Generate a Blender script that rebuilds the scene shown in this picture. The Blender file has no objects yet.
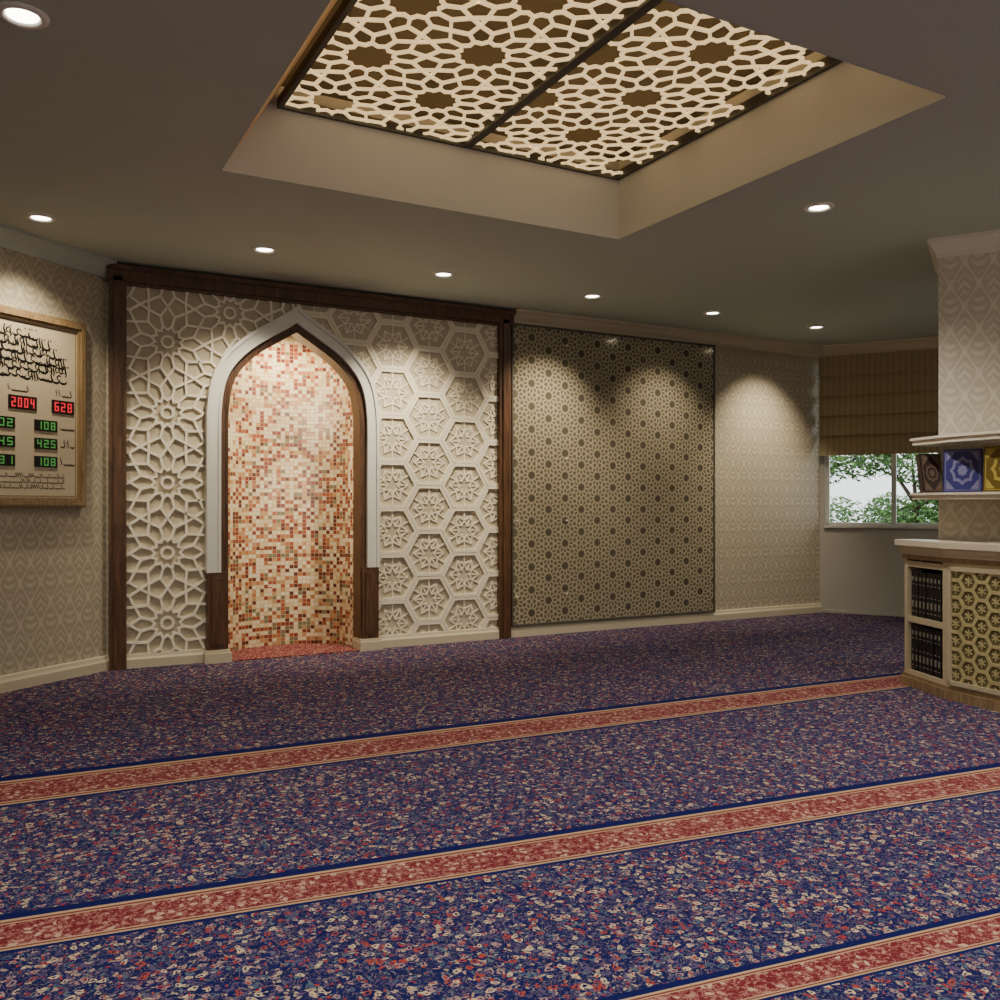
import bpy, math, random
from mathutils import Vector, Matrix
random.seed(7)
scene = bpy.context.scene
H = 2.82
CX = 1.93   # mihrab centre
YW = 6.8    # back wall plane

# ---------------------------------------------------------------- materials
def new_mat(name):
    m = bpy.data.materials.new(name); m.use_nodes = True
    nt = m.node_tree
    return m, nt, nt.nodes['Principled BSDF']
def rgb(r, g, b):
    f = lambda c: (c/255/12.92) if c/255 <= .04045 else ((c/255+.055)/1.055)**2.4
    return (f(r), f(g), f(b), 1)
def plain(name, col, rough=.6, metal=0, noise=0.0, nscale=8, bump=0, emis=0, spec=None, ecol=None):
    m, nt, b = new_mat(name)
    b.inputs['Roughness'].default_value = rough
    b.inputs['Metallic'].default_value = metal
    b.inputs['Base Color'].default_value = col
    if spec is not None: b.inputs['Specular IOR Level'].default_value = spec
    tc = nt.nodes.new('ShaderNodeTexCoord')
    n = nt.nodes.new('ShaderNodeTexNoise'); n.inputs['Scale'].default_value = nscale
    n.inputs['Detail'].default_value = 4
    nt.links.new(tc.outputs['Object'], n.inputs['Vector'])
    mx = nt.nodes.new('ShaderNodeMix'); mx.data_type = 'RGBA'
    k = 1-noise
    mx.inputs[6].default_value = (col[0]*k, col[1]*k, col[2]*k, 1)
    k = 1+noise
    mx.inputs[7].default_value = (min(1, col[0]*k), min(1, col[1]*k), min(1, col[2]*k), 1)
    nt.links.new(n.outputs['Fac'], mx.inputs[0]); nt.links.new(mx.outputs[2], b.inputs['Base Color'])
    if bump:
        bp = nt.nodes.new('ShaderNodeBump'); bp.inputs['Strength'].default_value = bump; bp.inputs['Distance'].default_value = .01
        nt.links.new(n.outputs['Fac'], bp.inputs['Height']); nt.links.new(bp.outputs[0], b.inputs['Normal'])
    if emis:
        b.inputs['Emission Color'].default_value = ecol or col; b.inputs['Emission Strength'].default_value = emis
    return m
def wood(name, c1, c2, rough=.4, stretch=(1, 1, 12), scale=6):
    m, nt, b = new_mat(name)
    tc = nt.nodes.new('ShaderNodeTexCoord'); mp = nt.nodes.new('ShaderNodeMapping')
    mp.inputs['Scale'].default_value = (scale*stretch[2]/max(stretch[0], 1), scale*stretch[2], scale)
    n = nt.nodes.new('ShaderNodeTexNoise'); n.inputs['Scale'].default_value = 1; n.inputs['Detail'].default_value = 6
    n.inputs['Distortion'].default_value = 1.2
    r = nt.nodes.new('ShaderNodeValToRGB')
    r.color_ramp.elements[0].position = .3; r.color_ramp.elements[0].color = c1
    r.color_ramp.elements[1].position = .7; r.color_ramp.elements[1].color = c2
    nt.links.new(tc.outputs['Object'], mp.inputs[0]); nt.links.new(mp.outputs[0], n.inputs['Vector'])
    nt.links.new(n.outputs['Fac'], r.inputs[0]); nt.links.new(r.outputs[0], b.inputs['Base Color'])
    b.inputs['Roughness'].default_value = rough
    return m
class NT:
    """tiny helper for math node graphs"""
    def __init__(s, nt): s.nt = nt
    def m(s, op, a, b=None, c=None):
        n = s.nt.nodes.new('ShaderNodeMath'); n.operation = op
        for i, v in enumerate((a, b, c)):
            if v is None: continue
            if isinstance(v, (int, float)): n.inputs[i].default_value = v
            else: s.nt.links.new(v, n.inputs[i])
        return n.outputs[0]
    def mix(s, f, a, b):
        n = s.nt.nodes.new('ShaderNodeMix'); n.data_type = 'RGBA'
        for i, v in ((0, f), (6, a), (7, b)):
            if isinstance(v, (int, float, tuple)): n.inputs[i].default_value = v
            else: s.nt.links.new(v, n.inputs[i])
        return n.outputs[2]
    def ramp(s, fac, els, interp='LINEAR'):
        n = s.nt.nodes.new('ShaderNodeValToRGB'); cr = n.color_ramp; cr.interpolation = interp
        while len(cr.elements) < len(els): cr.elements.new(.5)
        for e, (p, c) in zip(cr.elements, els): e.position = p
        for e, (p, c) in zip(cr.elements, els): e.position = p; e.color = c
        s.nt.links.new(fac, n.inputs[0])
        return n

def wallpaper(name, c1, c2, pu=.075, pv=.13):
    m, nt, b = new_mat(name); g = NT(nt)
    tc = nt.nodes.new('ShaderNodeTexCoord'); sp = nt.nodes.new('ShaderNodeSeparateXYZ')
    nt.links.new(tc.outputs['UV'], sp.inputs[0])
    a = g.m('MULTIPLY', sp.outputs[0], math.pi/pu); c = g.m('MULTIPLY', sp.outputs[1], math.pi/pv)
    ca = g.m('COSINE', a); cc = g.m('COSINE', c)
    sm = g.m('ABSOLUTE', g.m('ADD', ca, cc))
    l1 = g.m('SUBTRACT', 1, g.m('MINIMUM', 1, g.m('MULTIPLY', sm, 2.6)))
    veins = g.m('MULTIPLY_ADD', g.m('SINE', g.m('ADD', g.m('MULTIPLY', g.m('ABSOLUTE', g.m('SINE', g.m('MULTIPLY', a, .5))), 7), g.m('MULTIPLY', c, 5))), .5, .5)
    v2 = g.m('MULTIPLY', veins, g.m('MINIMUM', 1, g.m('MULTIPLY', sm, .6)))
    nz = nt.nodes.new('ShaderNodeTexNoise'); nz.inputs['Scale'].default_value = 60; nt.links.new(tc.outputs['UV'], nz.inputs['Vector'])
    w = g.m('ADD', g.m('MAXIMUM', g.m('MULTIPLY', l1, .9), g.m('MULTIPLY', v2, .8)), g.m('MULTIPLY', g.m('SUBTRACT', nz.outputs['Fac'], .5), .4))
    r = g.ramp(w, [(.1, c1), (.8, c2)])
    nt.links.new(r.outputs[0], b.inputs['Base Color'])
    b.inputs['Roughness'].default_value = .5
    bp = nt.nodes.new('ShaderNodeBump'); bp.inputs['Strength'].default_value = .3; bp.inputs['Distance'].default_value = .003
    nt.links.new(w, bp.inputs['Height']); nt.links.new(bp.outputs[0], b.inputs['Normal'])
    return m

M_ceil = plain('ceiling_paint', rgb(184, 193, 183), .8, noise=.02)
M_coffer = plain('coffer_paint', rgb(202, 203, 200), .8, noise=.02)
M_wp = wallpaper('wallpaper_damask', rgb(170, 160, 138), rgb(196, 188, 166))
M_wp2 = wallpaper('wallpaper_column', rgb(190, 180, 162), rgb(212, 204, 188), .08, .14)
M_wall = plain('wall_plaster', rgb(178, 174, 164), .8, noise=.03)
M_trim = plain('trim_cream', rgb(200, 190, 164), .45, noise=.05)
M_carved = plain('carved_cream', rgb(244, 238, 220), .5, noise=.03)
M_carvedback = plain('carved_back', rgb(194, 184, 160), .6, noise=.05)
M_white = plain('arch_white', rgb(226, 225, 218), .35, noise=.02)
M_brown = wood('walnut_wood', rgb(62, 42, 29), rgb(110, 78, 54), .35, scale=5)
M_boardwood = wood('board_wood', rgb(118, 96, 66), rgb(162, 136, 98), .4, scale=4)
M_dark = plain('dark_metal', rgb(84, 82, 74), .5, noise=.05)
M_black = plain('black_ink', rgb(12, 12, 12), .5)
M_lamp = plain('lamp_glow', (1, .93, .8, 1), emis=14)
M_lat_glow = plain('ceiling_lattice_glow', rgb(246, 220, 166), .5, noise=.03, emis=1.0, ecol=(1, .72, .36, 1))  # strips are no lamp; emission stands in for a glow from behind
M_latback = plain('lattice_back', rgb(78, 74, 62), .8, noise=.15, nscale=3)

def carpet(name, red=False):
    m, nt, b = new_mat(name); g = NT(nt)
    tc = nt.nodes.new('ShaderNodeTexCoord')
    nz = nt.nodes.new('ShaderNodeTexNoise'); nz.inputs['Scale'].default_value = 40; nz.inputs['Detail'].default_value = 2
    nt.links.new(tc.outputs['Object'], nz.inputs['Vector'])
    vm = nt.nodes.new('ShaderNodeVectorMath'); vm.operation = 'MULTIPLY_ADD'
    nt.links.new(nz.outputs['Color'], vm.inputs[0]); vm.inputs[1].default_value = (.036, .036, 0)
    nt.links.new(tc.outputs['Object'], vm.inputs[2])
    def vor(scale, feat='F1'):
        v = nt.nodes.new('ShaderNodeTexVoronoi'); v.feature = feat; v.inputs['Scale'].default_value = scale
        v.voronoi_dimensions = '2D'
        nt.links.new(vm.outputs[0], v.inputs['Vector']); return v
    v1 = vor(38); v2 = vor(96); v3 = vor(24)
    def chan(v, i):
        s = nt.nodes.new('ShaderNodeSeparateColor'); nt.links.new(v.outputs['Color'], s.inputs[0]); return s.outputs[i]
    nv_ = nt.nodes.new('ShaderNodeTexNoise'); nv_.inputs['Scale'].default_value = 30; nv_.inputs['Detail'].default_value = 1.5; nv_.inputs['Distortion'].default_value = 1.5
    nt.links.new(tc.outputs['Object'], nv_.inputs['Vector'])
    vine = g.m('LESS_THAN', g.m('ABSOLUTE', g.m('SUBTRACT', g.m('FRACT', g.m('MULTIPLY', nv_.outputs['Fac'], 6)), .5)), .085)
    navy = rgb(22, 26, 78)
    base = g.mix(vine, navy, rgb(124, 108, 108))
    f2 = g.ramp(chan(v2, 1), [(0, rgb(18, 22, 70)), (.3, rgb(158, 140, 122)), (.46, rgb(84, 72, 104)), (.62, rgb(24, 28, 84)), (.84, rgb(84, 98, 110))], 'CONSTANT')
    k2 = g.m('MULTIPLY', g.m('GREATER_THAN', chan(v2, 0), .48), g.m('LESS_THAN', v2.outputs['Distance'], .5))
    base = g.mix(k2, base, f2.outputs[0])
    f1 = g.ramp(chan(v1, 0), [(0, rgb(148, 120, 118)), (.24, rgb(84, 72, 104)), (.42, rgb(188, 168, 138)), (.66, rgb(74, 88, 108)), (.78, rgb(144, 66, 60))], 'CONSTANT')
    on = g.m('GREATER_THAN', chan(v1, 2), .46)
    k1 = g.m('MULTIPLY', g.m('LESS_THAN', v1.outputs['Distance'], .35), on)
    base = g.mix(k1, base, f1.outputs[0])
    kc = g.m('MULTIPLY', g.m('LESS_THAN', v1.outputs['Distance'], .14), on)
    base = g.mix(kc, base, rgb(22, 24, 72))
    k3 = g.m('LESS_THAN', v3.outputs['Distance'], .10)
    base = g.mix(k3, base, rgb(146, 52, 48))
    redc = g.ramp(chan(v1, 1), [(0, rgb(104, 34, 42)), (.3, rgb(168, 124, 112)), (.6, rgb(108, 40, 48)), (.8, rgb(182, 152, 134))], 'CONSTANT')
    kr = g.m('LESS_THAN', v1.outputs['Distance'], .3)
    redf = g.mix(vine, rgb(108, 38, 46), rgb(168, 122, 110))
    kr2 = g.m('MULTIPLY', g.m('GREATER_THAN', chan(v2, 0), .55), g.m('LESS_THAN', v2.outputs['Distance'], .45))
    redf = g.mix(kr2, redf, rgb(148, 98, 92))
    redf = g.mix(kr, redf, redc.outputs[0])
    out = base
    if red:
        out = redf
    else:
        sp = nt.nodes.new('ShaderNodeSeparateXYZ'); nt.links.new(tc.outputs['Object'], sp.inputs[0])
        X, Y = sp.outputs[0], sp.outputs[1]
        stripes = [(4.25, -.0437, 3.91, -.0354), (2.828, -.1125, 2.632, -.1216), (1.846, -.1247, 1.74, -.132),
                   (.95, -.125, .82, -.13), (-.1, -.125, -.25, -.13), (-1.3, -.125, -1.5, -.13)]
        cr = rgb(172, 146, 116); rd = rgb(112, 40, 46); nv = rgb(16, 20, 78)
        def A(c, a): return (c[0], c[1], c[2], a)
        for a, bb, c, d in stripes:
            top = g.m('MULTIPLY_ADD', X, bb, a); bot = g.m('MULTIPLY_ADD', X, d, c)
            s = g.m('DIVIDE', g.m('SUBTRACT', Y, bot), g.m('SUBTRACT', top, bot))
            t = g.m('MULTIPLY_ADD', s, 1/1.6, .2)
            P = lambda q: q/1.6+.2
            line = g.ramp(t, [(0, A(nv, 0)), (P(-.08), A(nv, 1)), (P(0), A(cr, 1)), (P(.05), A(rd, 1)), (P(.09), A(cr, 1)), (P(.13), A(rd, 0)),
                              (P(.16), A(rd, 0)), (P(.84), A(cr, 1)), (P(.88), A(rd, 1)), (P(.93), A(cr, 1)), (P(1.0), A(nv, 1)), (P(1.2), A(nv, 0))], 'CONSTANT')
            inside = g.m('MULTIPLY', g.m('GREATER_THAN', s, .0), g.m('LESS_THAN', s, 1.0))
            out = g.mix(inside, out, redf)
            out = g.mix(line.outputs[1], out, line.outputs[0])
    nt.links.new(out, b.inputs['Base Color'])
    b.inputs['Roughness'].default_value = .95; b.inputs['Specular IOR Level'].default_value = .1
    bp = nt.nodes.new('ShaderNodeBump'); bp.inputs['Strength'].default_value = .2; bp.inputs['Distance'].default_value = .003
    nt.links.new(v2.outputs['Distance'], bp.inputs['Height']); nt.links.new(bp.outputs[0], b.inputs['Normal'])
    return m
M_carpet = carpet('carpet_persian'); M_carpetred = carpet('carpet_red', True)

def mosaic():
    m, nt, b = new_mat('mosaic_tile'); g = NT(nt)
    tc = nt.nodes.new('ShaderNodeTexCoord')
    sc = nt.nodes.new('ShaderNodeVectorMath'); sc.operation = 'SCALE'; sc.inputs['Scale'].default_value = 1/.031
    nt.links.new(tc.outputs['UV'], sc.inputs[0])
    fl = nt.nodes.new('ShaderNodeVectorMath'); fl.operation = 'FLOOR'; nt.links.new(sc.outputs[0], fl.inputs[0])
    fr = nt.nodes.new('ShaderNodeVectorMath'); fr.operation = 'FRACTION'; nt.links.new(sc.outputs[0], fr.inputs[0])
    wn = nt.nodes.new('ShaderNodeTexWhiteNoise'); wn.noise_dimensions = '2D'; nt.links.new(fl.outputs[0], wn.inputs['Vector'])
    ns = nt.nodes.new('ShaderNodeTexNoise'); ns.inputs['Scale'].default_value = .14; ns.inputs['Detail'].default_value = 2
    nt.links.new(fl.outputs[0], ns.inputs['Vector'])
    spu = nt.nodes.new('ShaderNodeSeparateXYZ'); nt.links.new(tc.outputs['UV'], spu.inputs[0])
    hgt = g.m('MULTIPLY', g.m('SUBTRACT', spu.outputs[1], 1.2), -.05)
    v = g.m('ADD', g.m('ADD', wn.outputs['Value'], g.m('MULTIPLY', g.m('SUBTRACT', ns.outputs['Fac'], .5), 1.2)), hgt)
    r = g.ramp(v, [(0, rgb(234, 220, 188)), (.2, rgb(222, 196, 148)), (.32, rgb(196, 148, 98)), (.42, rgb(232, 214, 178)), (.52, rgb(182, 112, 68)), (.60, rgb(222, 200, 158)), (.67, rgb(138, 54, 38)),
                   (.80, rgb(98, 38, 30)), (.90, rgb(168, 78, 48)), (.98, rgb(122, 118, 88))], 'CONSTANT')
    s = nt.nodes.new('ShaderNodeSeparateXYZ'); nt.links.new(fr.outputs[0], s.inputs[0])
    gx = g.m('LESS_THAN', s.outputs[0], .12); gy = g.m('LESS_THAN', s.outputs[1], .12)
    gr = g.m('MAXIMUM', gx, gy)
    c = g.mix(gr, r.outputs[0], rgb(200, 180, 144))
    nt.links.new(c, b.inputs['Base Color'])
    nt.links.new(g.m('MULTIPLY_ADD', gr, .4, .4), b.inputs['Roughness'])
    bp = nt.nodes.new('ShaderNodeBump'); bp.invert = True; bp.inputs['Distance'].default_value = .002
    nt.links.new(gr, bp.inputs['Height']); nt.links.new(bp.outputs[0], b.inputs['Normal'])
    return m
M_mosaic = mosaic()

# ---------------------------------------------------------------- mesh builder
class MB:
    def __init__(s): s.v = []; s.f = []; s.mi = []; s.mats = []
    def mat(s, m):
        if m not in s.mats: s.mats.append(m)
        return s.mats.index(m)
    def add(s, vs, fs, m):
        o = len(s.v); s.v += [tuple(p) for p in vs]; k = s.mat(m)
        for f in fs: s.f.append(tuple(i+o for i in f)); s.mi.append(k)
    def box(s, a, b, m, mx=None):
        vs = [Vector((x, y, z)) for x in (a[0], b[0]) for y in (a[1], b[1]) for z in (a[2], b[2])]
        if mx is not None: vs = [mx @ p for p in vs]
        s.add(vs, [(0, 1, 3, 2), (4, 6, 7, 5), (0, 4, 5, 1), (2, 3, 7, 6), (0, 2, 6, 4), (1, 5, 7, 3)], m)
    def prism(s, poly, z0, z1, m, mx=None):
        n = len(poly)
        vs = [Vector((p[0], p[1], z0)) for p in poly]+[Vector((p[0], p[1], z1)) for p in poly]
        if mx is not None: vs = [mx @ p for p in vs]
        s.add(vs, [tuple(range(n-1, -1, -1)), tuple(range(n, 2*n))]+[(i, (i+1) % n, n+(i+1) % n, n+i) for i in range(n)], m)
    def strips(s, segs, O, ex, ey, n, w, h0, h1, m):
        O = Vector(O); ex = Vector(ex); ey = Vector(ey); n = Vector(n); dh = abs(h1-h0)*.012; hb = h1
        for si, ((ax, ay), (bx, by)) in enumerate(segs):
            h1 = hb+((si*37) % 17)*dh*(1 if hb > h0 else -1)
            dx, dy = bx-ax, by-ay; L = math.hypot(dx, dy)
            if L < 1e-4: continue
            dx /= L; dy /= L; e = w*.32; px, py = -dy*w/2, dx*w/2
            q = [(ax-dx*e+px, ay-dy*e+py), (ax-dx*e-px, ay-dy*e-py), (bx+dx*e-px, by+dy*e-py), (bx+dx*e+px, by+dy*e+py)]
            vs = [O+ex*x+ey*y+n*h1 for x, y in q]+[O+ex*x+ey*y+n*h0 for x, y in q]
            s.add(vs, [(0, 1, 2, 3), (0, 4, 5, 1), (1, 5, 6, 2), (2, 6, 7, 3), (3, 7, 4, 0)], m)
    def revolve(s, prof, c, m, seg=24, mx=None):
        vs = []
        for r, z in prof:
            for k in range(seg):
                a = 2*math.pi*k/seg; p = Vector((c[0]+r*math.cos(a), c[1]+r*math.sin(a), c[2]+z)); vs.append(p)
        fs = [(i*seg+k, i*seg+(k+1) % seg, (i+1)*seg+(k+1) % seg, (i+1)*seg+k) for i in range(len(prof)-1) for k in range(seg)]
        s.add(vs, fs, m)
    def obj(s, name, parent=None, uvdir=None, smooth=False, recalc=True):
        me = bpy.data.meshes.new(name); me.from_pydata(s.v, [], s.f)
        for m in s.mats: me.materials.append(m)
        for p, k in zip(me.polygons, s.mi): p.material_index = k
        if uvdir is not None:
            uv = me.uv_layers.new(name='UVMap')
            for l in me.loops:
                co = me.vertices[l.vertex_index].co
                uv.data[l.index].uv = (co.x*uvdir[0]+co.y*uvdir[1], co.z)
        if recalc:
            import bmesh
            bm = bmesh.new(); bm.from_mesh(me); bmesh.ops.recalc_face_normals(bm, faces=bm.faces); bm.to_mesh(me); bm.free()
        if smooth:
            for p in me.polygons: p.use_smooth = True
        me.update()
        o = bpy.data.objects.new(name, me); scene.collection.objects.link(o)
        if parent: o.parent = parent
        return o
def empty(name, mx=None):
    e = bpy.data.objects.new(name, None); scene.collection.objects.link(e)
    if mx is not None: e.matrix_world = mx
    return e

# ---------------------------------------------------------------- pattern generators
def clip(seg, R, excl=None):
    (x0, y0), (x1, y1) = seg; t0, t1 = 0., 1.; dx, dy = x1-x0, y1-y0
    for p, q in ((-dx, x0-R[0]), (dx, R[1]-x0), (-dy, y0-R[2]), (dy, R[3]-y0)):
        if abs(p) < 1e-9:
            if q < 0: return None
        else:
            r = q/p
            if p < 0: t0 = max(t0, r)
            else: t1 = min(t1, r)
    if t0 >= t1: return None
    a = (x0+dx*t0, y0+dy*t0); b = (x0+dx*t1, y0+dy*t1)
    if excl:
        ea, eb = excl(*a), excl(*b)
        if ea and eb: return None
        if ea or eb:
            i, o = (a, b) if ea else (b, a); o0 = o
            for _ in range(12):
                mdl = ((i[0]+o[0])/2, (i[1]+o[1])/2)
                if excl(*mdl): i = mdl
                else: o = mdl
            a, b = o0, o
    return a, b
def rosettes(R, s, cx, cy, excl=None, ia=.42, ib=.34, oc=.68, core=0):
    segs = []; r = s/2
    colw = s*math.cos(math.pi/6)
    i0 = int((R[0]-cx)/colw)-2; i1 = int((R[1]-cx)/colw)+2
    j0 = int((R[2]-cy)/s)-2; j1 = int((R[3]-cy)/s)+2
    for i in range(i0, i1+1):
        for j in range(j0, j1+1):
            hx = cx+i*colw; hy = cy+j*s+(s/2 if i % 2 else 0)
            P = lambda rr, k: (hx+rr*math.cos(k*math.pi/6), hy+rr*math.sin(k*math.pi/6))
            for k in range(12):
                segs += [(P(ib*r, k), P(ia*r, k+.5)), (P(ia*r, k+.5), P(ib*r, k+1)), (P(ia*r, k+.5), P(oc*r, k+.5)),
                         (P(oc*r, k+.5), P(r, k)), (P(oc*r, k+.5), P(r, k+1))]
                if core: segs.append((P(core*r, k), P(core*r, k+1)))
            for sg in (0, 1):
                gx = hx+(s/math.sqrt(3))*(1 if sg == 0 else -1); e = (1/math.sqrt(3)-.5)*s
                b0 = math.pi if sg == 0 else 0
                T = [(gx+e*math.cos(b0+q*2*math.pi/3), hy+e*math.sin(b0+q*2*math.pi/3)) for q in range(3)]
                segs += [(T[0], T[1]), (T[1], T[2]), (T[2], T[0])]
    out = []
    for sg in segs:
        c = clip(sg, R, excl)
        if c: out.append(c)
    return out
def hexes(R, s, cx, cy, excl=None):
    outl, inn = [], []
    i0 = int((R[0]-cx)/(1.5*s))-2; i1 = int((R[1]-cx)/(1.5*s))+2
    hv = math.sqrt(3)*s
    j0 = int((R[2]-cy)/hv)-2; j1 = int((R[3]-cy)/hv)+2
    for i in range(i0, i1+1):
        for j in range(j0, j1+1):
            hx = cx+i*1.5*s; hy = cy+j*hv+(hv/2 if i % 2 else 0)
            P = lambda rr, k: (hx+rr*math.cos(k*math.pi/3), hy+rr*math.sin(k*math.pi/3))
            for k in range(6):
                outl.append((P(s*.93, k), P(s*.93, k+1)))
                inn += [(P(s*.62, k), P(s*.40, k+.5)), (P(s*.40, k+.5), P(s*.62, k+1)), (P(s*.62, k), P(s*.2, k)),
                        (P(s*.2, k), P(s*.40, k+.5)), (P(s*.2, k+1), P(s*.40, k+.5)), (P(s*.40, k+.5), P(s*.74, k+.5))]
    f = lambda L: [c for c in (clip(g, R, excl) for g in L) if c]
    return f(outl), f(inn)

# ---------------------------------------------------------------- arch curves
ctrl = [(.655, 1.5), (.655, 1.7), (.65, 1.86), (.625, 2.03), (.575, 2.16), (.49, 2.275), (.37, 2.385), (.22, 2.485), (.10, 2.56), (0, 2.635), (-.1, 2.71)]
dense = [(.655, 0), (.655, .65), (.655, 1.2)]
for i in range(1, len(ctrl)-2):
    p0, p1, p2, p3 = ctrl[i-1:i+3]
    for q in range(10):
        t = q/10
        dense.append(tuple(.5*((2*p1[k])+(-p0[k]+p2[k])*t+(2*p0[k]-5*p1[k]+4*p2[k]-p3[k])*t*t+(-p0[k]+3*p1[k]-3*p2[k]+p3[k])*t**3) for k in (0, 1)))
dense.append((0, 2.635))
def half(d, z0=0, N=70):
    pts = []
    for i, p in enumerate(dense):
        a = dense[max(0, i-1)]; b = dense[min(len(dense)-1, i+1)]
        tx, tz = b[0]-a[0], b[1]-a[1]; L = math.hypot(tx, tz)
        pts.append((p[0]-tz/L*d, p[1]+tx/L*d))
    res = [pts[0]]
    for p in pts[1:]:
        if p[0] <= 0:
            a = res[-1]; t = a[0]/(a[0]-p[0]) if a[0] != p[0] else 0
            res.append((0, a[1]+(p[1]-a[1])*t)); break
        res.append(p)
    else: res.append((0, pts[-1][1]))
    out = []
    for a, b in zip(res, res[1:]):
        if b[1] <= z0: continue
        if a[1] < z0: out.append((a[0]+(b[0]-a[0])*(z0-a[1])/(b[1]-a[1]), z0))
        else: out.append(a)
    out.append(res[-1])
    cum = [0]
    for a, b in zip(out, out[1:]): cum.append(cum[-1]+math.hypot(b[0]-a[0], b[1]-a[1]))
    r = []; k = 0
    for i in range(N+1):
        s = cum[-1]*i/N
        while k < len(cum)-2 and cum[k+1] < s: k += 1
        t = (s-cum[k])/max(1e-9, cum[k+1]-cum[k])
        r.append((out[k][0]+(out[k+1][0]-out[k][0])*t, out[k][1]+(out[k+1][1]-out[k][1])*t))
    return r
def full(d, z0=0, N=70):
    h = half(d, z0, N)
    return [(CX+x, z) for x, z in h]+[(CX-x, z) for x, z in reversed(h[:-1])]
def arch_band(mb, d0, d1, z0, yf, yb, m, yf_in=None):
    O = full(d0, z0); I = full(d1, z0); n = len(O)
    yi = yf if yf_in is None else yf_in
    vs = [(x, yf, z) for x, z in O]+[(x, yi, z) for x, z in I]+[(x, yb, z) for x, z in O]+[(x, yb, z) for x, z in I]
    fs = []
    for i in range(n-1):
        fs += [(i, i+1, n+i+1, n+i), (i, 2*n+i, 2*n+i+1, i+1), (n+i, n+i+1, 3*n+i+1, 3*n+i)]
    fs += [(0, n, 3*n, 2*n), (n-1, 3*n-1, 4*n-1, 2*n-1)]
    mb.add(vs, fs, m)
_o = half(.0)
def in_arch(x, z, marg=.01):
    ax = abs(x-CX)
    if z >= _o[-1][1]: return False
    for (a, za), (b, zb) in zip(_o, _o[1:]):
        if za <= z <= zb:
            return ax < a+(b-a)*(z-za)/max(1e-9, zb-za)-marg
    return ax < .645

# ---------------------------------------------------------------- room shell
cb = (.61, YW)
LD = (.78, .6258)                      # left wall direction towards the back corner
L0 = (cb[0]-LD[0]*3, cb[1]-LD[1]*3)
WD = (.539, -.842)                     # window wall direction towards viewer
rb = (7.607, YW)
W1 = (rb[0]+WD[0]*3, rb[1]+WD[1]*3)
BACK = -3.0

mb = MB(); mb.box((-2, -3.2, -.1), (9.4, 7.6, 0), M_carpet); mb.obj('floor')
hole = full(.06)
mb = MB()
poly = [(cb[0]-.1, 0)]+[p for p in reversed(hole)]+[(rb[0]+.1, 0), (rb[0]+.1, H), (cb[0]-.1, H)]
mx = Matrix(((1, 0, 0, 0), (0, 0, 1, 0), (0, 1, 0, 0), (0, 0, 0, 1)))
mb.prism(poly, YW, YW+.1, M_wp, mx); mb.obj('wall_back', uvdir=(1, 0))
def wall(name, p0, p1, mat, z0=0, z1=H, th=.1):
    dx, dy = p1[0]-p0[0], p1[1]-p0[1]; L = math.hypot(dx, dy); nx, ny = dy/L, -dx/L   # interior side (right)
    mb = MB(); mb.prism([p0, p1, (p1[0]-nx*th, p1[1]-ny*th), (p0[0]-nx*th, p0[1]-ny*th)], z0, z1, mat)
    return mb.obj(name, uvdir=(dx/L, dy/L))
wall('wall_left', L0, cb, M_wp)
wall('wall_side_left', (L0[0], BACK), L0, M_wp)
wall('wall_side_right', W1, (W1[0], BACK), M_wall)
wall('wall_rear', (W1[0], BACK), (L0[0], BACK), M_wall)
wn = Vector((.842, .539, 0))
WM = Matrix(((WD[0], wn.x, 0, rb[0]), (WD[1], wn.y, 0, rb[1]), (0, 0, 1, 0), (0, 0, 0, 1)))
wt0, wt1, wz0, wz1 = .05, 1.42, .92, 2.66
mb = MB()
mb.box((0, 0, 0), (3, .12, wz0), M_wall, WM); mb.box((0, 0, wz1), (3, .12, H), M_wall, WM)
mb.box((0, 0, wz0), (wt0, .12, wz1), M_wall, WM); mb.box((wt1, 0, wz0), (3, .12, wz1), M_wall, WM)
mb.obj('wall_right', uvdir=WD)
# ceiling with coffer
cx0, cx1, cy0, cy1 = .95, 3.40, 2.37, 4.65
mb = MB()
X0, X1, Y0, Y1 = -1.85, 9.3, -3.1, 6.9
mb.box((X0, Y0, H), (cx0, Y1, H+.06), M_ceil); mb.box((cx1, Y0, H), (X1, Y1, H+.06), M_ceil)
mb.box((cx0, Y0, H), (cx1, cy0, H+.06), M_ceil); mb.box((cx0, cy1, H), (cx1, Y1, H+.06), M_ceil)
mb.obj('ceiling')
HT = 3.21; lx = 1.25; q = .004; zb_ = H-.0005
M_cside_lit = plain('coffer_side_goldlit', rgb(236, 200, 146), .6)  # golden light on the left side is put into its base colour
mb = MB()
mb.add([(cx0-.003, cy0+q, zb_), (cx1-q, cy0+q, zb_), (cx1-q, cy1-q, zb_), (cx0-.003, cy1-q, zb_), (lx, cy0+q, HT+.1), (cx1-q, cy0+q, HT+.1), (cx1-q, cy1-q, HT+.1), (lx, cy1-q, HT+.1)],
       [(1, 2, 6, 5), (2, 3, 7, 6), (0, 1, 5, 4)], M_coffer)
mb.add([(cx0-.003, cy0+q, zb_), (cx0-.003, cy1-q, zb_), (lx, cy0+q, HT+.1), (lx, cy1-q, HT+.1)], [(0, 1, 3, 2)], M_cside_lit)
mb.box((cx0-.1, cy0-.1, HT+.1), (cx1+.1, cy1+.1, HT+.14), M_latback)
mb.obj('ceiling_coffer', recalc=False)
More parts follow.
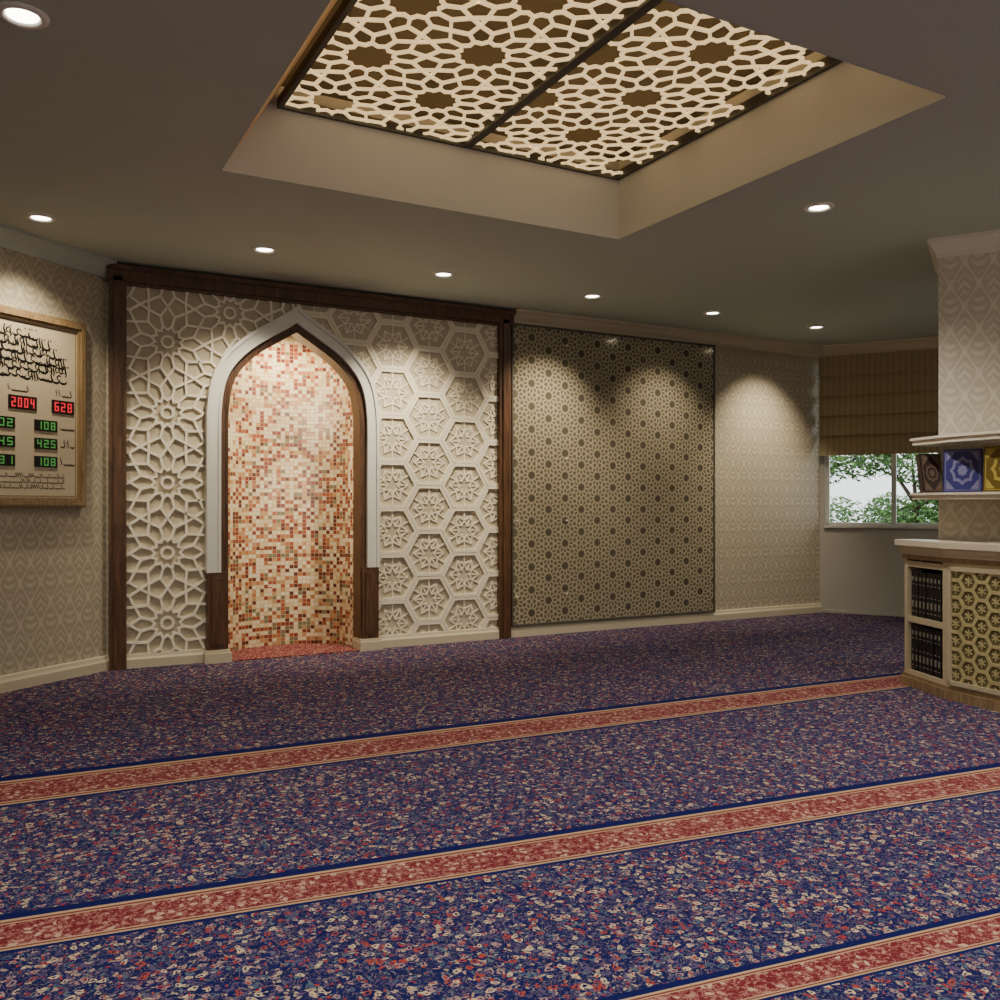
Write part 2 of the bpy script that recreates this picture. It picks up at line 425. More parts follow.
# lattice
E = empty('ceiling_lattice_panel')
fr = MB(); ls = MB(); lxL = 1.23
z0, z1 = HT-.02, HT+.03
def rect_frame(a, b, c, d, w):
    fr.box((a, c, z0), (b, c+w, z1), M_dark); fr.box((a, d-w, z0), (b, d, z1), M_dark)
    fr.box((a, c+w, z0), (a+w, d-w, z1), M_dark); fr.box((b-w, c+w, z0), (b, d-w, z1), M_dark)
mid = 2.32
rect_frame(lxL, mid, cy0+.005, cy1-.005, .025); rect_frame(mid, cx1-.005, cy0+.005, cy1-.005, .025)
fr.obj('frame', E)
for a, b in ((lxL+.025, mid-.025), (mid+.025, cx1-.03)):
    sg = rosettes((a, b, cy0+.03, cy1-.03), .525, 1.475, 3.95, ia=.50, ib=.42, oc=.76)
    ls.strips(sg, (0, 0, HT), (1, 0, 0), (0, 1, 0), (0, 0, -1), .0145, -.006, .005, M_lat_glow)
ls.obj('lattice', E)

# trims
def sweep(mb, path, prof, m):
    n = len(path); offs = []
    for i in range(n):
        ns = []
        for a, b in ((i-1, i), (i, i+1)):
            if a < 0 or b >= n: continue
            dx, dy = path[b][0]-path[a][0], path[b][1]-path[a][1]; L = math.hypot(dx, dy); ns.append((dy/L, -dx/L))
        if len(ns) == 1: offs.append(ns[0])
        else:
            sx, sy = ns[0][0]+ns[1][0], ns[0][1]+ns[1][1]; k = 2/(sx*sx+sy*sy); offs.append((sx*k, sy*k))
    vs = [(path[i][0]+offs[i][0]*o, path[i][1]+offs[i][1]*o, z) for i in range(n) for o, z in prof]
    k = len(prof)
    fs = [(i*k+j, i*k+(j+1) % k, (i+1)*k+(j+1) % k, (i+1)*k+j) for i in range(n-1) for j in range(k)]
    fs += [tuple(range(k)), tuple(range((n-1)*k, n*k))]
    mb.add(vs, fs, m)
crown = [(.0, H), (.10, H), (.10, H-.02), (.075, H-.03), (.05, H-.06), (.025, H-.085), (.02, H-.11), (0, H-.11)]
based = [(0, 0), (.035, 0), (.035, .06), (.025, .075), (.02, .095), (0, .1)]
mb = MB(); sweep(mb, [L0, (cb[0]+.0, cb[1])], crown, M_ceil); mb.obj('trim_1')
mb = MB(); sweep(mb, [(3.83, YW), rb, W1], crown, M_trim); mb.obj('trim_2')
mb = MB(); sweep(mb, [(L0[0], BACK), L0, cb, (cb[0]+.02, cb[1])], based, M_trim); mb.obj('baseboard_left')
mb = MB(); sweep(mb, [(3.81, YW), rb], based, M_trim); sweep(mb, [rb, W1], [(0, 0), (.02, 0), (.02, .03), (0, .03)], M_wall)
mb.obj('baseboard_right')
mb = MB()
for a, b in ((.735, CX-.665), (CX+.665, 3.69)): sweep(mb, [(a, YW-.012), (b, YW-.012)], based, M_trim)
mb.obj('baseboard_back')

# ---------------------------------------------------------------- carved panelling
E = empty('carved_wall_panel')
mb = MB(); hb = full(.02)
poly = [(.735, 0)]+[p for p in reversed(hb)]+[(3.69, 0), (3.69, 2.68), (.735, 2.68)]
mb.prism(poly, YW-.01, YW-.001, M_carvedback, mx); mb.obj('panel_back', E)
mb = MB()
sg = rosettes((.74, 1.95, .1, 2.67), .50, 1.01, .30, excl=in_arch, ia=.46, ib=.34, oc=.74, core=.16)
mb.strips(sg, (0, YW-.01, 0), (1, 0, 0), (0, 0, 1), (0, -1, 0), .017, 0, .020, M_carved)
mb.obj('star_lattice', E)
mb = MB()
o_, i_ = hexes((1.95, 3.685, .1, 2.67), .215, 3.05, .37, excl=in_arch)
M_hex = plain('hex_cream', rgb(238, 230, 208), .5, noise=.03)
mb.strips(o_, (0, YW-.010, 0), (1, 0, 0), (0, 0, 1), (0, -1, 0), .024, 0, .017, M_hex)
mb.strips(i_, (0, YW-.010, 0), (1, 0, 0), (0, 0, 1), (0, -1, 0), .011, 0, .008, M_hex)
mb.obj('hexagon_relief', E)
# walnut surround
mb = MB()
def vpost(x0, x1):
    mb.box((x0, YW-.06, 0), (x1, YW, 2.79), M_brown)
    w = (x1-x0)
    mb.box((x0+w*.25, YW-.075, 0), (x1-w*.25, YW-.06, 2.72), M_brown)
vpost(.625, .735); vpost(3.69, 3.80)
mb.box((.61, YW-.075, 2.69), (3.82, YW, 2.79), M_brown)
mb.box((.60, YW-.09, 2.765), (3.83, YW-.0, 2.80), M_brown)
mb.box((.735, YW-.05, 2.67), (3.69, YW-.02, 2.69), M_brown)
mb.obj('wooden_surround', E)

# ---------------------------------------------------------------- mihrab
E = empty('mihrab')
mb = MB()
arch_band(mb, 0, .085, .65, YW-.085, YW-.01, M_white, YW-.075)
arch_band(mb, -.006, .02, .65, YW-.095, YW-.01, M_white)
arch_band(mb, .075, .095, .65, YW-.092, YW-.01, M_white)
mb.obj('white_arch_frame', E)
mb = MB()
arch_band(mb, .095, .145, 0.08, YW-.06, YW+.09, M_brown)
arch_band(mb, .132, .15, 0.08, YW-.07, YW+.09, M_brown)
for s in (-1, 1):
    a, b = sorted((CX+s*.655, CX+s*.515))
    mb.box((a, YW-.085, .09), (b, YW, .65), M_brown)
    mb.box((a+.03, YW-.095, .13), (b-.03, YW-.085, .61), M_brown)
mb.obj('wooden_arch_frame', E)
mb = MB()
for s in (-1, 1):
    a, b = sorted((CX+s*.68, CX+s*.49))
    mb.box((a, YW-.12, 0), (b, YW+.06, .07), M_trim); mb.box((a+.01, YW-.105, .07), (b-.01, YW+.06, .09), M_trim)
mb.obj('plinth_blocks', E)
me = bpy.data.meshes.new('mosaic_niche'); vs = []; fs = []; uvs = []
RX, RY, ZT, K = .535, .42, 2.62, 40
for k in range(K+1):
    a = math.pi*k/K
    for z in (0, ZT): vs.append((CX-RX*math.cos(a), YW+.07+RY*math.sin(a), z)); uvs.append((a/math.pi*1.5, z))
for k in range(K): fs.append((2*k, 2*k+1, 2*k+3, 2*k+2))
fs.append(tuple(2*k+1 for k in range(K+1)))
me.from_pydata(vs, [], fs); uv = me.uv_layers.new(name='UVMap')
for l in me.loops: uv.data[l.index].uv = uvs[l.vertex_index]
me.materials.append(M_mosaic)
for p in me.polygons[:-1]: p.use_smooth = True
o = bpy.data.objects.new('mosaic_niche', me); scene.collection.objects.link(o); o.parent = E
mb = MB()
mb.prism([(CX-.49, YW-.1), (CX+.49, YW-.1)]+[(CX+.53*math.cos(math.pi*k/20), YW+.07+.41*math.sin(math.pi*k/20)) for k in range(21)], .001, .008, M_carpetred)
mb.obj('niche_carpet', E)

# ---------------------------------------------------------------- mirror lattice screen
E = empty('lattice_mirror_screen')
M_bronze = plain('bronze_mirror', rgb(122, 112, 88), .12, .55, noise=.12, nscale=1.5)
M_bronzedk = plain('bronze_eyelet', rgb(48, 40, 28), .25, .4)
M_bronzelat = plain('bronze_lattice', rgb(196, 188, 162), .25, .25, noise=.14, nscale=1.2)
mb = MB(); mb.box((3.83, YW-.03, .1), (6.10, YW-.001, 2.70), M_bronze); mb.obj('mirror_panel', E)
mb = MB(); s_ = .2; colw = s_*math.cos(math.pi/6)
sg = rosettes((3.84, 6.09, .11, 2.69), s_, 4.02, .2, ia=.46, ib=.41, oc=.74)
mb.strips(sg, (0, YW-.03, 0), (1, 0, 0), (0, 0, 1), (0, -1, 0), .0115, 0, .002, M_bronzelat)
mb.obj('lattice', E)
mb = MB()
for i in range(-2, 13):
    for j in range(-1, 14):
        hx = 4.02+i*colw; hz = .2+j*s_+(s_/2 if i % 2 else 0)
        if 3.88 < hx < 6.06 and .14 < hz < 2.66:
            mb.add([(hx+.028*math.cos(k*math.pi/6), YW-.0312, hz+.028*math.sin(k*math.pi/6)) for k in range(12)], [tuple(range(12))], M_bronzedk)
mb.obj('eyelets', E, recalc=False)
# tinted glass sheet in front of the lattice
gm, nt, b = new_mat('bronze_tint_glass'); b.inputs['Base Color'].default_value = (.50, .43, .31, 1); b.inputs['Roughness'].default_value = .03
b.inputs['Alpha'].default_value = .10; b.inputs['Specular IOR Level'].default_value = .8
mb = MB(); mb.box((3.835, YW-.044, .11), (6.09, YW-.040, 2.69), gm); mb.obj('glass_sheet', E)
mb = MB()
for x in (3.825, 6.10): mb.box((x-.006, YW-.045, .1), (x+.006, YW, 2.71), M_dark)
for z in (.1, 2.70): mb.box((3.82, YW-.045, z-.008), (6.11, YW, z+.008), M_dark)
for z in (.35, 1.0, 1.55, 2.55):
    for x in (3.86, 4.37): mb.revolve([(.0, .01), (.01, .01), (.012, 0)], (x, YW-.055, z), M_white, 8)
mb.obj('edge_frame', E)

# ---------------------------------------------------------------- window + blind
E = empty('window_1')
mb = MB()
M_wf = plain('window_frame_white', rgb(205, 205, 198), .4)
def wb(a, b, c, d, y0, y1, m=M_wf): mb.box((a, y0, c), (b, y1, d), m, WM)
wb(wt0, wt1, wz0, wz0+.035, .03, .08); wb(wt0, wt1, wz1-.05, wz1, .02, .09)
wb(wt0, wt0+.04, wz0, wz1, .03, .08); wb(wt1-.05, wt1, wz0, wz1, .02, .09)
wb(.70, .745, wz0, wz1, .03, .08)
wb(wt0, wt1, wz0-.02, wz0+.006, -.03, .1)
mb.obj('frame', E)
def blind_mat():
    m, nt, b = new_mat('blind_fabric'); g = NT(nt)
    tc = nt.nodes.new('ShaderNodeTexCoord'); s = nt.nodes.new('ShaderNodeSeparateXYZ'); nt.links.new(tc.outputs['Object'], s.inputs[0])
    u = g.m('SUBTRACT', g.m('MULTIPLY', s.outputs[0], 60), g.m('MULTIPLY', s.outputs[1], 90))
    w = g.m('MULTIPLY_ADD', g.m('SINE', u), .5, .5)
    nt.links.new(g.ramp(w, [(.2, rgb(156, 140, 106)), (.8, rgb(168, 152, 118))]).outputs[0], b.inputs['Base Color'])
    b.inputs['Roughness'].default_value = .9; return m
M_blind = blind_mat()
E = empty('roman_blind')
mb = MB(); prof = []
bz0, bz1, nf = 1.66, 2.70, 5
for f in range(nf):
    zt = bz1-(bz1-bz0)*f/nf; zb = bz1-(bz1-bz0)*(f+1)/nf
    for q_ in range(9):
        t = q_/8; prof.append((-.03-.055*t**1.5, zt+(zb-zt)*t))
    prof.append((-.03, zb+.02))
vs = []
for y, z in prof:
    for x in (wt0-.04, wt1+.04): vs.append(WM @ Vector((x, y, z)))
mb.add(vs, [(2*i, 2*i+1, 2*i+3, 2*i+2) for i in range(len(prof)-1)], M_blind)
mb.obj('fabric', E, recalc=False)
mb = MB(); mb.box((wt0-.04, -.05, 2.68), (wt1+.04, -.005, 2.71), M_blind, WM)
mb.obj('rails', E)

# ---------------------------------------------------------------- outside
mb = MB(); mb.box((9.8, 2, -.5), (40, 40, -.4), plain('grass', rgb(70, 100, 40), .9, noise=.3)); mb.obj('garden_ground')
M_leaf = plain('leaf', rgb(84, 122, 58), .7, noise=.5, nscale=2)
M_bark = plain('bark', rgb(80, 64, 50), .9, noise=.3, nscale=20)
def tree(x, y, blobs, trunk, seed):
    rnd = random.Random(seed); E = empty('garden_tree')
    mb = MB()
    def limb(p, q, r0, r1):
        p = Vector(p); q = Vector(q); d = (q-p).normalized(); a = d.orthogonal().normalized(); c = d.cross(a)
        vs = [p+(a*math.cos(k*math.pi/4)+c*math.sin(k*math.pi/4))*r0 for k in range(8)]+[q+(a*math.cos(k*math.pi/4)+c*math.sin(k*math.pi/4))*r1 for k in range(8)]
        mb.add(vs, [(k, (k+1) % 8, 8+(k+1) % 8, 8+k) for k in range(8)], M_bark)
    limb((x, y, -.42), (x+.1, y, trunk), .09, .05)
    for bx, by, bz, r, n in blobs: limb((x+.1, y, trunk-.05), (x+bx, y+by, bz), .04, .012)
    mb.obj('trunk', E)
    mb = MB()
    for bx, by, bz, r, n in blobs:
        for _ in range(n):
            while True:
                p = Vector((rnd.uniform(-1, 1), rnd.uniform(-1, 1), rnd.uniform(-1, 1)))
                if p.length < 1: break
            p = Vector((x+bx, y+by, bz))+Vector((p.x*r, p.y*r, p.z*r*.75))
            d = Vector((rnd.gauss(0, 1), rnd.gauss(0, 1), rnd.gauss(0, 1))).normalized(); e = d.orthogonal().normalized(); s = rnd.uniform(.035, .07)
            mb.add([p-d*s, p+e*s*.45, p+d*s, p-e*s*.45], [(0, 1, 2, 3)], M_leaf)
    mb.obj('foliage', E, recalc=False)
tree(13.25, 9.9, [(0, 0, 1.9, .55, 900), (.3, -.4, 1.5, .5, 820), (-.25, .4, 2.0, .5, 520), (.2, -.3, .95, .5, 900), (.45, -.6, 1.3, .45, 720), (-.2, .3, 1.0, .4, 450)], 1.2, 1)
tree(12.6, 11.2, [(0, 0, 1.95, .65, 900), (.3, -.5, 1.95, .55, 700), (-.4, .5, 1.6, .6, 900), (-.35, .4, 1.15, .4, 450)], 1.8, 2)
tree(15, 11.6, [(0, 0, .95, .6, 800), (.6, -.7, .9, .65, 800), (-.7, .8, .9, .6, 900), (1.2, -1.4, .9, .7, 500), (-1.3, 1.5, 1.0, .6, 800)], .3, 3)

# ---------------------------------------------------------------- column + cabinet
Ept = Vector((5.18, 3.68)); fd = Vector((.539, -.842)); bd = Vector((.842, .539))
F = Ept+fd*1.3; G = F+bd*.8; Hh = Ept+bd*.8
mb = MB(); mb.prism([tuple(Ept), tuple(F), tuple(G), tuple(Hh)], 0, H, M_wp2)
mb.obj('column', uvdir=tuple(fd))
mb2 = MB(); sweep(mb2, [tuple(Hh), tuple(Ept), tuple(F), tuple(G)], [(o*.6, H-(H-z)*1.1) for o, z in crown], plain('crown_white', rgb(214, 208, 194), .5))
mb2.obj('trim_3')

E = empty('bookcase_cabinet')
A = Vector((5.04, 3.82)); B = Vector((4.86, 3.40)); C = Vector((4.80, 2.85)); D = Vector((4.97, 2.42)); EE = Ept+Vector((-.012, -.006))
ab = (B-A).normalized(); ain = Vector((-ab.y, ab.x))
if ain.x < 0: ain = -ain
Ai = A+ain*.125; Bi = B+ain*.125
EF = F-bd*.012-fd*.1
def offs(poly, d):
    out = []; n = len(poly)
    for i in range(n):
        ns = []
        for a, b in ((i-1, i), (i, i+1)):
            if a < 0 or b >= n: continue
            t = (poly[b]-poly[a]).normalized(); ns.append(Vector((t.y, -t.x)))
        s = ns[0] if len(ns) == 1 else (ns[0]+ns[1])*(2/((ns[0]+ns[1]).length_squared))
        out.append(poly[i]+s*d)
    return out
def sgn_out(d):
    o = offs([A, B, C, D], d)
    if (o[1]-Vector((5.5, 3.3))).length < (B-Vector((5.5, 3.3))).length and d > 0: o = offs([A, B, C, D], -d)
    o[0] = o[0]-ab*abs(d)*.6
    return o
def outline(d):
    o = sgn_out(d); return [tuple(p) for p in o]+[tuple(EF), tuple(EE), tuple(A+ain*.02+Vector((.1, .03)))]
M_cab = plain('cabinet_paint', rgb(190, 178, 148), .45, noise=.05)
mb = MB()
mb.prism([tuple(p) for p in (Ai, Bi, B, C, D, EF, EE)], .06, .82, M_cab)
def abox(t0, t1, d0, d1, z0, z1, m):
    p = [A+ab*t0+ain*d0, A+ab*t1+ain*d0, A+ab*t1+ain*d1, A+ab*t0+ain*d1]
    mb.prism([tuple(q) for q in p], z0, z1, m)
LAB = (B-A).length
abox(0, .035, 0, .125, .06, .82, M_cab); abox(LAB-.04, LAB, 0, .125, .06, .82, M_cab)
for z in (.08, .42, .77): abox(.035, LAB-.04, .003, .125, z-.018, z+.018, M_cab)
abox(.035, LAB-.04, .118, .1249, .09, .78, M_black)
mb.obj('carcass', E)
mb = MB()
M_plinth = wood('plinth_wood', rgb(120, 98, 70), rgb(160, 138, 104), .4, scale=3)
mb.prism(outline(.022), 0, .055, M_plinth); mb.prism(outline(.01), .055, .075, M_plinth)
mb.prism(outline(.012), .80, .83, M_plinth); mb.prism(outline(.022), .83, .855, M_trim); mb.prism(outline(.035), .855, .885, M_trim); mb.prism(outline(.05), .885, .92, plain('counter_top', rgb(210, 200, 178), .3))
mb.obj('counter_and_plinth', E)
M_gold = plain('gold_panel', rgb(188, 178, 130), .4, .1, noise=.15, nscale=12)
M_goldd = plain('gold_panel_dark', rgb(112, 104, 68), .5, noise=.2)
def door(P, Q, name):
    t = (Q-P).normalized(); L = (Q-P).length; n = Vector((t.y, -t.x))
    if n.x > 0: n = -n
    mb = MB(); O = Vector((P.x, P.y, 0)); T = Vector((t.x, t.y, 0)); N = Vector((n.x, n.y, 0))
    mxx = Matrix(((t.x, n.x, 0, P.x), (t.y, n.y, 0, P.y), (0, 0, 1, 0), (0, 0, 0, 1)))
    mb.box((.03, .001, .10), (L-.03, .006, .77), M_goldd, mxx)
    s = .058
    o_, i_ = hexes((.04, L-.04, .115, .755), s, .07, .15)
    mb.strips(o_, O, T, (0, 0, 1), N, .012, .005, .012, M_gold)
    sg = []
    hv = math.sqrt(3)*s
    for i in range(0, 12):
        for j in range(-1, 9):
            hx = .07+i*1.5*s; hy = .15+j*hv+(hv/2 if i % 2 else 0)
            for k in range(3):
                a = k*math.pi/3+math.pi/6
                sg.append(((hx-.4*s*math.cos(a), hy-.4*s*math.sin(a)), (hx+.4*s*math.cos(a), hy+.4*s*math.sin(a))))
    sg = [c for c in (clip(g, (.04, L-.04, .115, .755)) for g in sg) if c]
    mb.strips(sg, O, T, (0, 0, 1), N, .008, .005, .010, M_gold)
    for a, b, c, d in ((.02, .045, .09, .78), (L-.045, L-.02, .09, .78), (.02, L-.02, .09, .115), (.02, L-.02, .755, .78)):
        mb.box((a, 0, c), (b, .02, d), M_cab, mxx)
    mb.obj(name, E)
door(B, C, 'lattice_door'); door(C, D, 'lattice_door_side')
mb = MB(); M_bind = plain('binder_black', rgb(20, 20, 22), .35); M_silver = plain('spine_silver', rgb(130, 126, 112), .4)
n = 9; w = (LAB-.085)/n
for zb in (.099, .439):
    for i in range(n):
        t0 = .04+i*w; h = .285+random.uniform(-.006, .006)
        abox(t0+.002, t0+w-.002, .02+random.uniform(0, .006), .115, zb, zb+h, M_bind)
        for za, zc in ((.03, .036), (.06, .10), (.125, .13), (.20, .205), (.225, .25)):
            abox(t0+w*.3, t0+w*.7, .0185, .03, zb+za, zb+zc, M_silver)
mb.obj('row_of_binders', E)

S = [Vector((5.035, 3.76)), Vector((4.93, 3.46)), Vector((4.89, 2.95)), Vector((5.0, 2.6))]
M_shelf = plain('shelf_cream', rgb(216, 208, 190), .35)
for z, th, nm in ((1.56, .045, 'upper_shelf'), (1.215, .04, 'display_shelf')):  # both boards are shelves around the column
    mb = MB()
    p = [tuple(q) for q in S]+[tuple(EF), tuple(EE), tuple(Ept+bd*.06+Vector((-.02, .05)))]
    mb.prism(p, z-th, z-th*.35, M_shelf)
    c0 = Vector((5.4, 3.1)); p2 = [tuple(q+(q-c0).normalized()*.015) for q in S]+p[4:]
    mb.prism(p2, z-th*.35, z, M_shelf)
    mb.obj(nm)
def book(cx, cy, w, h, rot, cover, motif, lean=.12, name='quran_book'):
    e = empty(name)
    mxx = Matrix.Translation((cx, cy, 1.217)) @ Matrix.Rotation(rot, 4, 'Z') @ Matrix.Rotation(-lean, 4, 'X')
    mb = MB(); t = .04
    mb.box((-w/2, 0, 0), (w/2, .004, h), cover, mxx); mb.box((-w/2, t-.004, .008), (w/2, t, h), cover, mxx)
    mb.box((-w/2, 0, .006), (-w/2+.004, t, h), cover, mxx)
    mb.box((-w/2+.004, .004, .01), (w/2-.006, t-.004, h-.004), M_white, mxx)
    for a in (.010,):
        for q in ((-w/2+a, -w/2+a+.004, a, h-a), (w/2-a-.004, w/2-a, a, h-a), (-w/2+a, w/2-a, a, a+.004), (-w/2+a, w/2-a, h-a-.004, h-a)):
            mb.box((q[0], -.0015, q[2]), (q[1], 0, q[3]), motif, mxx)
    for rr, yy in ((.30, .0), (.22, -.0012), (.12, -.0018)):
        pts = []
        for k in range(24):
            r = w*rr*(1+.12*math.cos(k*math.pi/1.5)); a = k*math.pi/12; pts.append((r*math.cos(a), h/2+r*1.25*math.sin(a)))
        vs = [mxx @ Vector((x, yy-.0012, z)) for x, z in pts]; mb.add(vs, [tuple(range(24))], motif if rr != .22 else cover)
    for sx in (-1, 1):
        for sz in (0, 1):
            x = sx*(w/2-.018); z = .018 if sz == 0 else h-.018; kz = 1 if sz == 0 else -1
            mb.add([mxx @ Vector(v) for v in ((x, -.002, z), (x-sx*.045, -.002, z), (x, -.002, z+kz*.06))], [(0, 1, 2)], motif)
    mb.obj('cover', e)
book(5.005, 3.40, .21, .26, math.radians(-62), plain('cover_blue', rgb(48, 48, 110), .4), plain('motif_lilac', rgb(120, 118, 156), .4))
book(4.985, 3.13, .22, .265, math.radians(-70), plain('cover_gold', rgb(96, 78, 22), .4), plain('motif_gold', rgb(166, 148, 66), .4))
book(5.07, 3.63, .14, .25, math.radians(-20), plain('cover_maroon', rgb(60, 48, 44), .4), plain('motif_tan', rgb(120, 100, 84), .4), lean=.2)

# ---------------------------------------------------------------- prayer-times clock board
n_ = Vector((LD[1], -LD[0]))  # into room
tc_ = .745; P = Vector((cb[0]-LD[0]*tc_, cb[1]-LD[1]*tc_))+n_*.0
BMx = Matrix(((LD[0], -n_.x, 0, P.x), (LD[1], -n_.y, 0, P.y), (0, 0, 1, 1.735), (0, 0, 0, 1)))
E = empty('prayer_times_clock_board')
W2, H2 = .53, .615
mb = MB()
for d, y, wd in ((0, -.05, .02), (.018, -.062, .03), (.045, -.05, .02)):
    a, b, c, e = -W2+d, W2-d, -H2+d, H2-d
    mb.box((a, y, c), (b, -.001, c+wd), M_boardwood, BMx); mb.box((a, y, e-wd), (b, -.001, e), M_boardwood, BMx)
    mb.box((a, y, c+wd), (a+wd, -.001, e-wd), M_boardwood, BMx); mb.box((b-wd, y, c+wd), (b, -.001, e-wd), M_boardwood, BMx)
mb.obj('frame', E)
mb = MB(); mb.box((-W2+.05, -.035, -H2+.05), (W2-.05, -.001, H2-.05), plain('board_face', rgb(200, 186, 158), .5, noise=.08, nscale=5), BMx)
M_line = plain('board_line', rgb(120, 100, 70), .5)
for a in (.075,):
    x, z = W2-a, H2-a
    for q in ((-x, x, -z, -z+.004), (-x, x, z-.004, z), (-x, -x+.004, -z, z), (x-.004, x, -z, z)):
        mb.box((q[0], -.037, q[2]), (q[1], -.035, q[3]), M_line, BMx)
mb.obj('face', E)
mb = MB()
def stroke(pts, w0, w1, m=M_black, y=-.0365):
    n = len(pts)
    L, R = [], []
    for i, p in enumerate(pts):
        a = pts[max(0, i-1)]; b = pts[min(n-1, i+1)]; dx, dz = b[0]-a[0], b[1]-a[1]; l = math.hypot(dx, dz) or 1
        t = i/(n-1); w = (w0+(w1-w0)*math.sin(t*math.pi))/2
        L.append(BMx @ Vector((p[0]-dz/l*w, y, p[1]+dx/l*w))); R.append(BMx @ Vector((p[0]+dz/l*w, y, p[1]-dx/l*w)))
    mb.add(L+R, [(i, i+1, n+i+1, n+i) for i in range(n-1)], m)
rc = random.Random(11)
def bowl(x, z, r, k=.7, a0=math.pi, a1=2*math.pi, w=.013):
    stroke([(x+r*math.cos(a0+(a1-a0)*i/12), z+r*k*math.sin(a0+(a1-a0)*i/12)) for i in range(13)], .003, w)
def alif(x, z, h, w=.012, sl=.12):
    stroke([(x+sl*h*i/6+.006*math.sin(i), z+h*i/6) for i in range(7)], .004, w)
for row in range(6):
    zc = .465-row*.05; hw = (.14, .24, .32, .37, .38, .34)[row]
    x = -hw
    while x < hw:
        q_ = rc.random()
        if q_ < .38: alif(x, zc-.03, rc.uniform(.05, .08), .013); x += .018
        elif q_ < .75: bowl(x+.02, zc, rc.uniform(.018, .034), w=.014); x += .030
        else: bowl(x+.016, zc+.012, .016, 1, 0, 1.7*math.pi, .010); x += .025
        if rc.random() < .6: mb.box((x, -.0368, zc+.035), (x+.009, -.035, zc+.044), M_black, BMx)
def script(x0, x1, z, s):
    x = x0
    while x < x1:
        if rc.random() < .4: alif(x, z, s*1.4, s*.22)
        else: bowl(x+s*.4, z+s*.3, s*.42, .8, w=s*.24)
        x += s*.75
for z in (-.42, -.455, -.49): script(-.36, .36, z, .018)
mb.obj('calligraphy', E)
M_led_bg = plain('led_bezel', rgb(30, 26, 20), .3)
M_red = plain('led_red', rgb(220, 40, 60), .4, emis=.6); M_green = plain('led_green', rgb(90, 180, 90), .4, emis=.25)
SEG = {'0': 'abcdef', '1': 'bc', '2': 'abged', '3': 'abgcd', '4': 'fgbc', '5': 'afgcd', '6': 'afgedc', '7': 'abc', '8': 'abcdefg', '9': 'abfgcd'}
mb = MB()
def led(x, z, w, h, txt, m):
    mb.box((x-w/2, -.042, z-h/2), (x+w/2, -.035, z+h/2), M_led_bg, BMx)
    n = len(txt); cw = w*.9/n; ch = h*.7; t = h*.1
    for i, ch_ in enumerate(txt):
        if ch_ not in SEG: continue
        cx = x-w*.45+cw*(i+.5); a = cw*.32; b = ch/2
        R = {'a': (-a, a, b-t, b), 'd': (-a, a, -b, -b+t), 'g': (-a, a, -t/2, t/2), 'f': (-a, -a+t, 0, b), 'b': (a-t, a, 0, b), 'e': (-a, -a+t, -b, 0), 'c': (a-t, a, -b, 0)}
        for s in SEG[ch_]:
            r = R[s]; mb.box((cx+r[0], -.0435, z+r[2]), (cx+r[1], -.042, z+r[3]), m, BMx)
led(.05, .04, .2, .085, '2004', M_red); led(.35, .04, .17, .085, '628', M_red); led(-.25, .04, .2, .085, '030', M_red)
for z, l, r in ((-.09, '702', '108'), (-.205, '545', '425'), (-.32, '731', '108')):
    led(.22, z, .17, .07, r, M_green); led(-.10, z, .19, .07, l, M_green)
mb.obj('led_displays', E)
mb = MB()
for z in (-.105, -.22, -.335):
    script(.335, .42, z, .035); script(-.40, -.30, z, .035)
script(.30, .42, .11, .03); script(-.05, .1, .11, .03); script(-.35, -.2, .11, .03)
mb.obj('labels', E)

# ---------------------------------------------------------------- downlights
M_ring = plain('downlight_trim', rgb(225, 222, 212), .3)
def downlight(x, y, power, z=H, angle=125, blend=.9, r=.055, tilt=0, name='recessed_downlight', col=(1, .86, .64)):
    E = empty(name); mb = MB()
    mb.revolve([(r+.03, -.001), (r+.028, -.008), (r+.008, -.012), (r, -.006), (r-.004, -.002)], (x, y, z), M_ring, 28)
    mb.obj('trim_ring', E, smooth=True)
    mb = MB(); mb.revolve([(0.0005, -.003), (r-.003, -.003)], (x, y, z), M_lamp, 24); mb.obj('lamp_disc', E, recalc=False)
    l = bpy.data.lights.new('spot', 'SPOT'); l.energy = power; l.spot_size = math.radians(angle); l.spot_blend = blend
    l.color = col; l.shadow_soft_size = .04
    o = bpy.data.objects.new('spot', l); scene.collection.objects.link(o); o.location = (x, y, z-.03); o.parent = E
    o.rotation_euler = (math.radians(tilt), 0, 0)
    return o
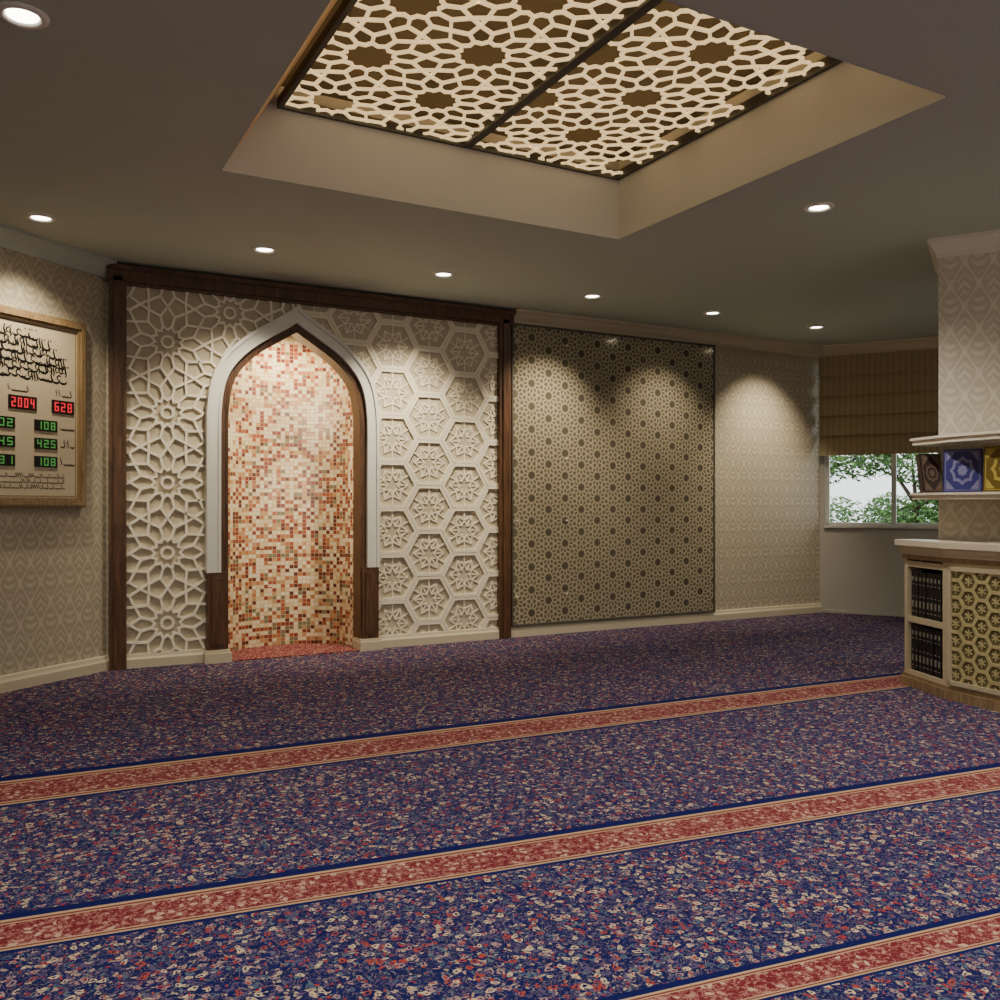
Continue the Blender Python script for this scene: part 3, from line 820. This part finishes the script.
for x, y, p in ((.18, 5.91, 85), (1.49, 5.94, 120), (2.79, 5.95, 190), (4.13, 6.0, 165), (5.41, 6.02, 80), (6.70, 6.03, 150)):
    downlight(x, y, p, angle=78, blend=1.0, tilt=29)
for x, y, p in ((.05, 3.5, 130), (4.02, 3.6, 145), (6.6, 3.3, 80), (.05, .9, 165), (2.2, .9, 170), (4.3, .9, 165), (7, .9, 70)):  # first two in view; the rest unseen, added to brighten the carpet
    downlight(x, y, p, angle=140, col=(1, .93, .82))
downlight(CX, YW+.22, 46, z=2.62, angle=150, r=.035, name='mihrab_downlight', col=(1, .83, .56))
# glowing globes added behind the viewpoint, unseen, to brighten ceiling and walls
M_fillglobe = plain('fill_globe', (1, .94, .83, 1), emis=35)
import bmesh
for x, y in ((.3, -1.6), (3.2, -1.6), (6.2, -1.6)):
    E = empty('added_fill_globe')
    mb = MB(); mb.revolve([(.006, 0), (.006, -.5)], (x, y, H), M_dark, 10); mb.revolve([(.05, 0), (.05, -.02), (.006, -.03)], (x, y, H), M_dark, 20)
    mb.revolve([(.006, -.49), (.05, -.5), (.05, -.53)], (x, y, H), M_dark, 20); mb.obj('stem', E)
    bm = bmesh.new(); bmesh.ops.create_icosphere(bm, subdivisions=3, radius=.17); me = bpy.data.meshes.new('globe'); bm.to_mesh(me); bm.free()
    me.materials.append(M_fillglobe); o = bpy.data.objects.new('globe', me); scene.collection.objects.link(o); o.location = (x, y, H-.69); o.parent = E

# ---------------------------------------------------------------- world + camera
w = bpy.data.worlds.new('World'); scene.world = w; w.use_nodes = True
bg = w.node_tree.nodes['Background']; bg.inputs[0].default_value = (.92, .97, 1, 1); bg.inputs[1].default_value = 2.3
cam = bpy.data.cameras.new('camera'); co = bpy.data.objects.new('camera', cam); scene.collection.objects.link(co)
cam.lens = 32.5; cam.sensor_width = 36; co.location = (0, 0, 1.14); co.rotation_euler = (math.radians(90), 0, math.radians(-28.7))
cam.clip_start = .05; cam.shift_y = .005
scene.camera = co
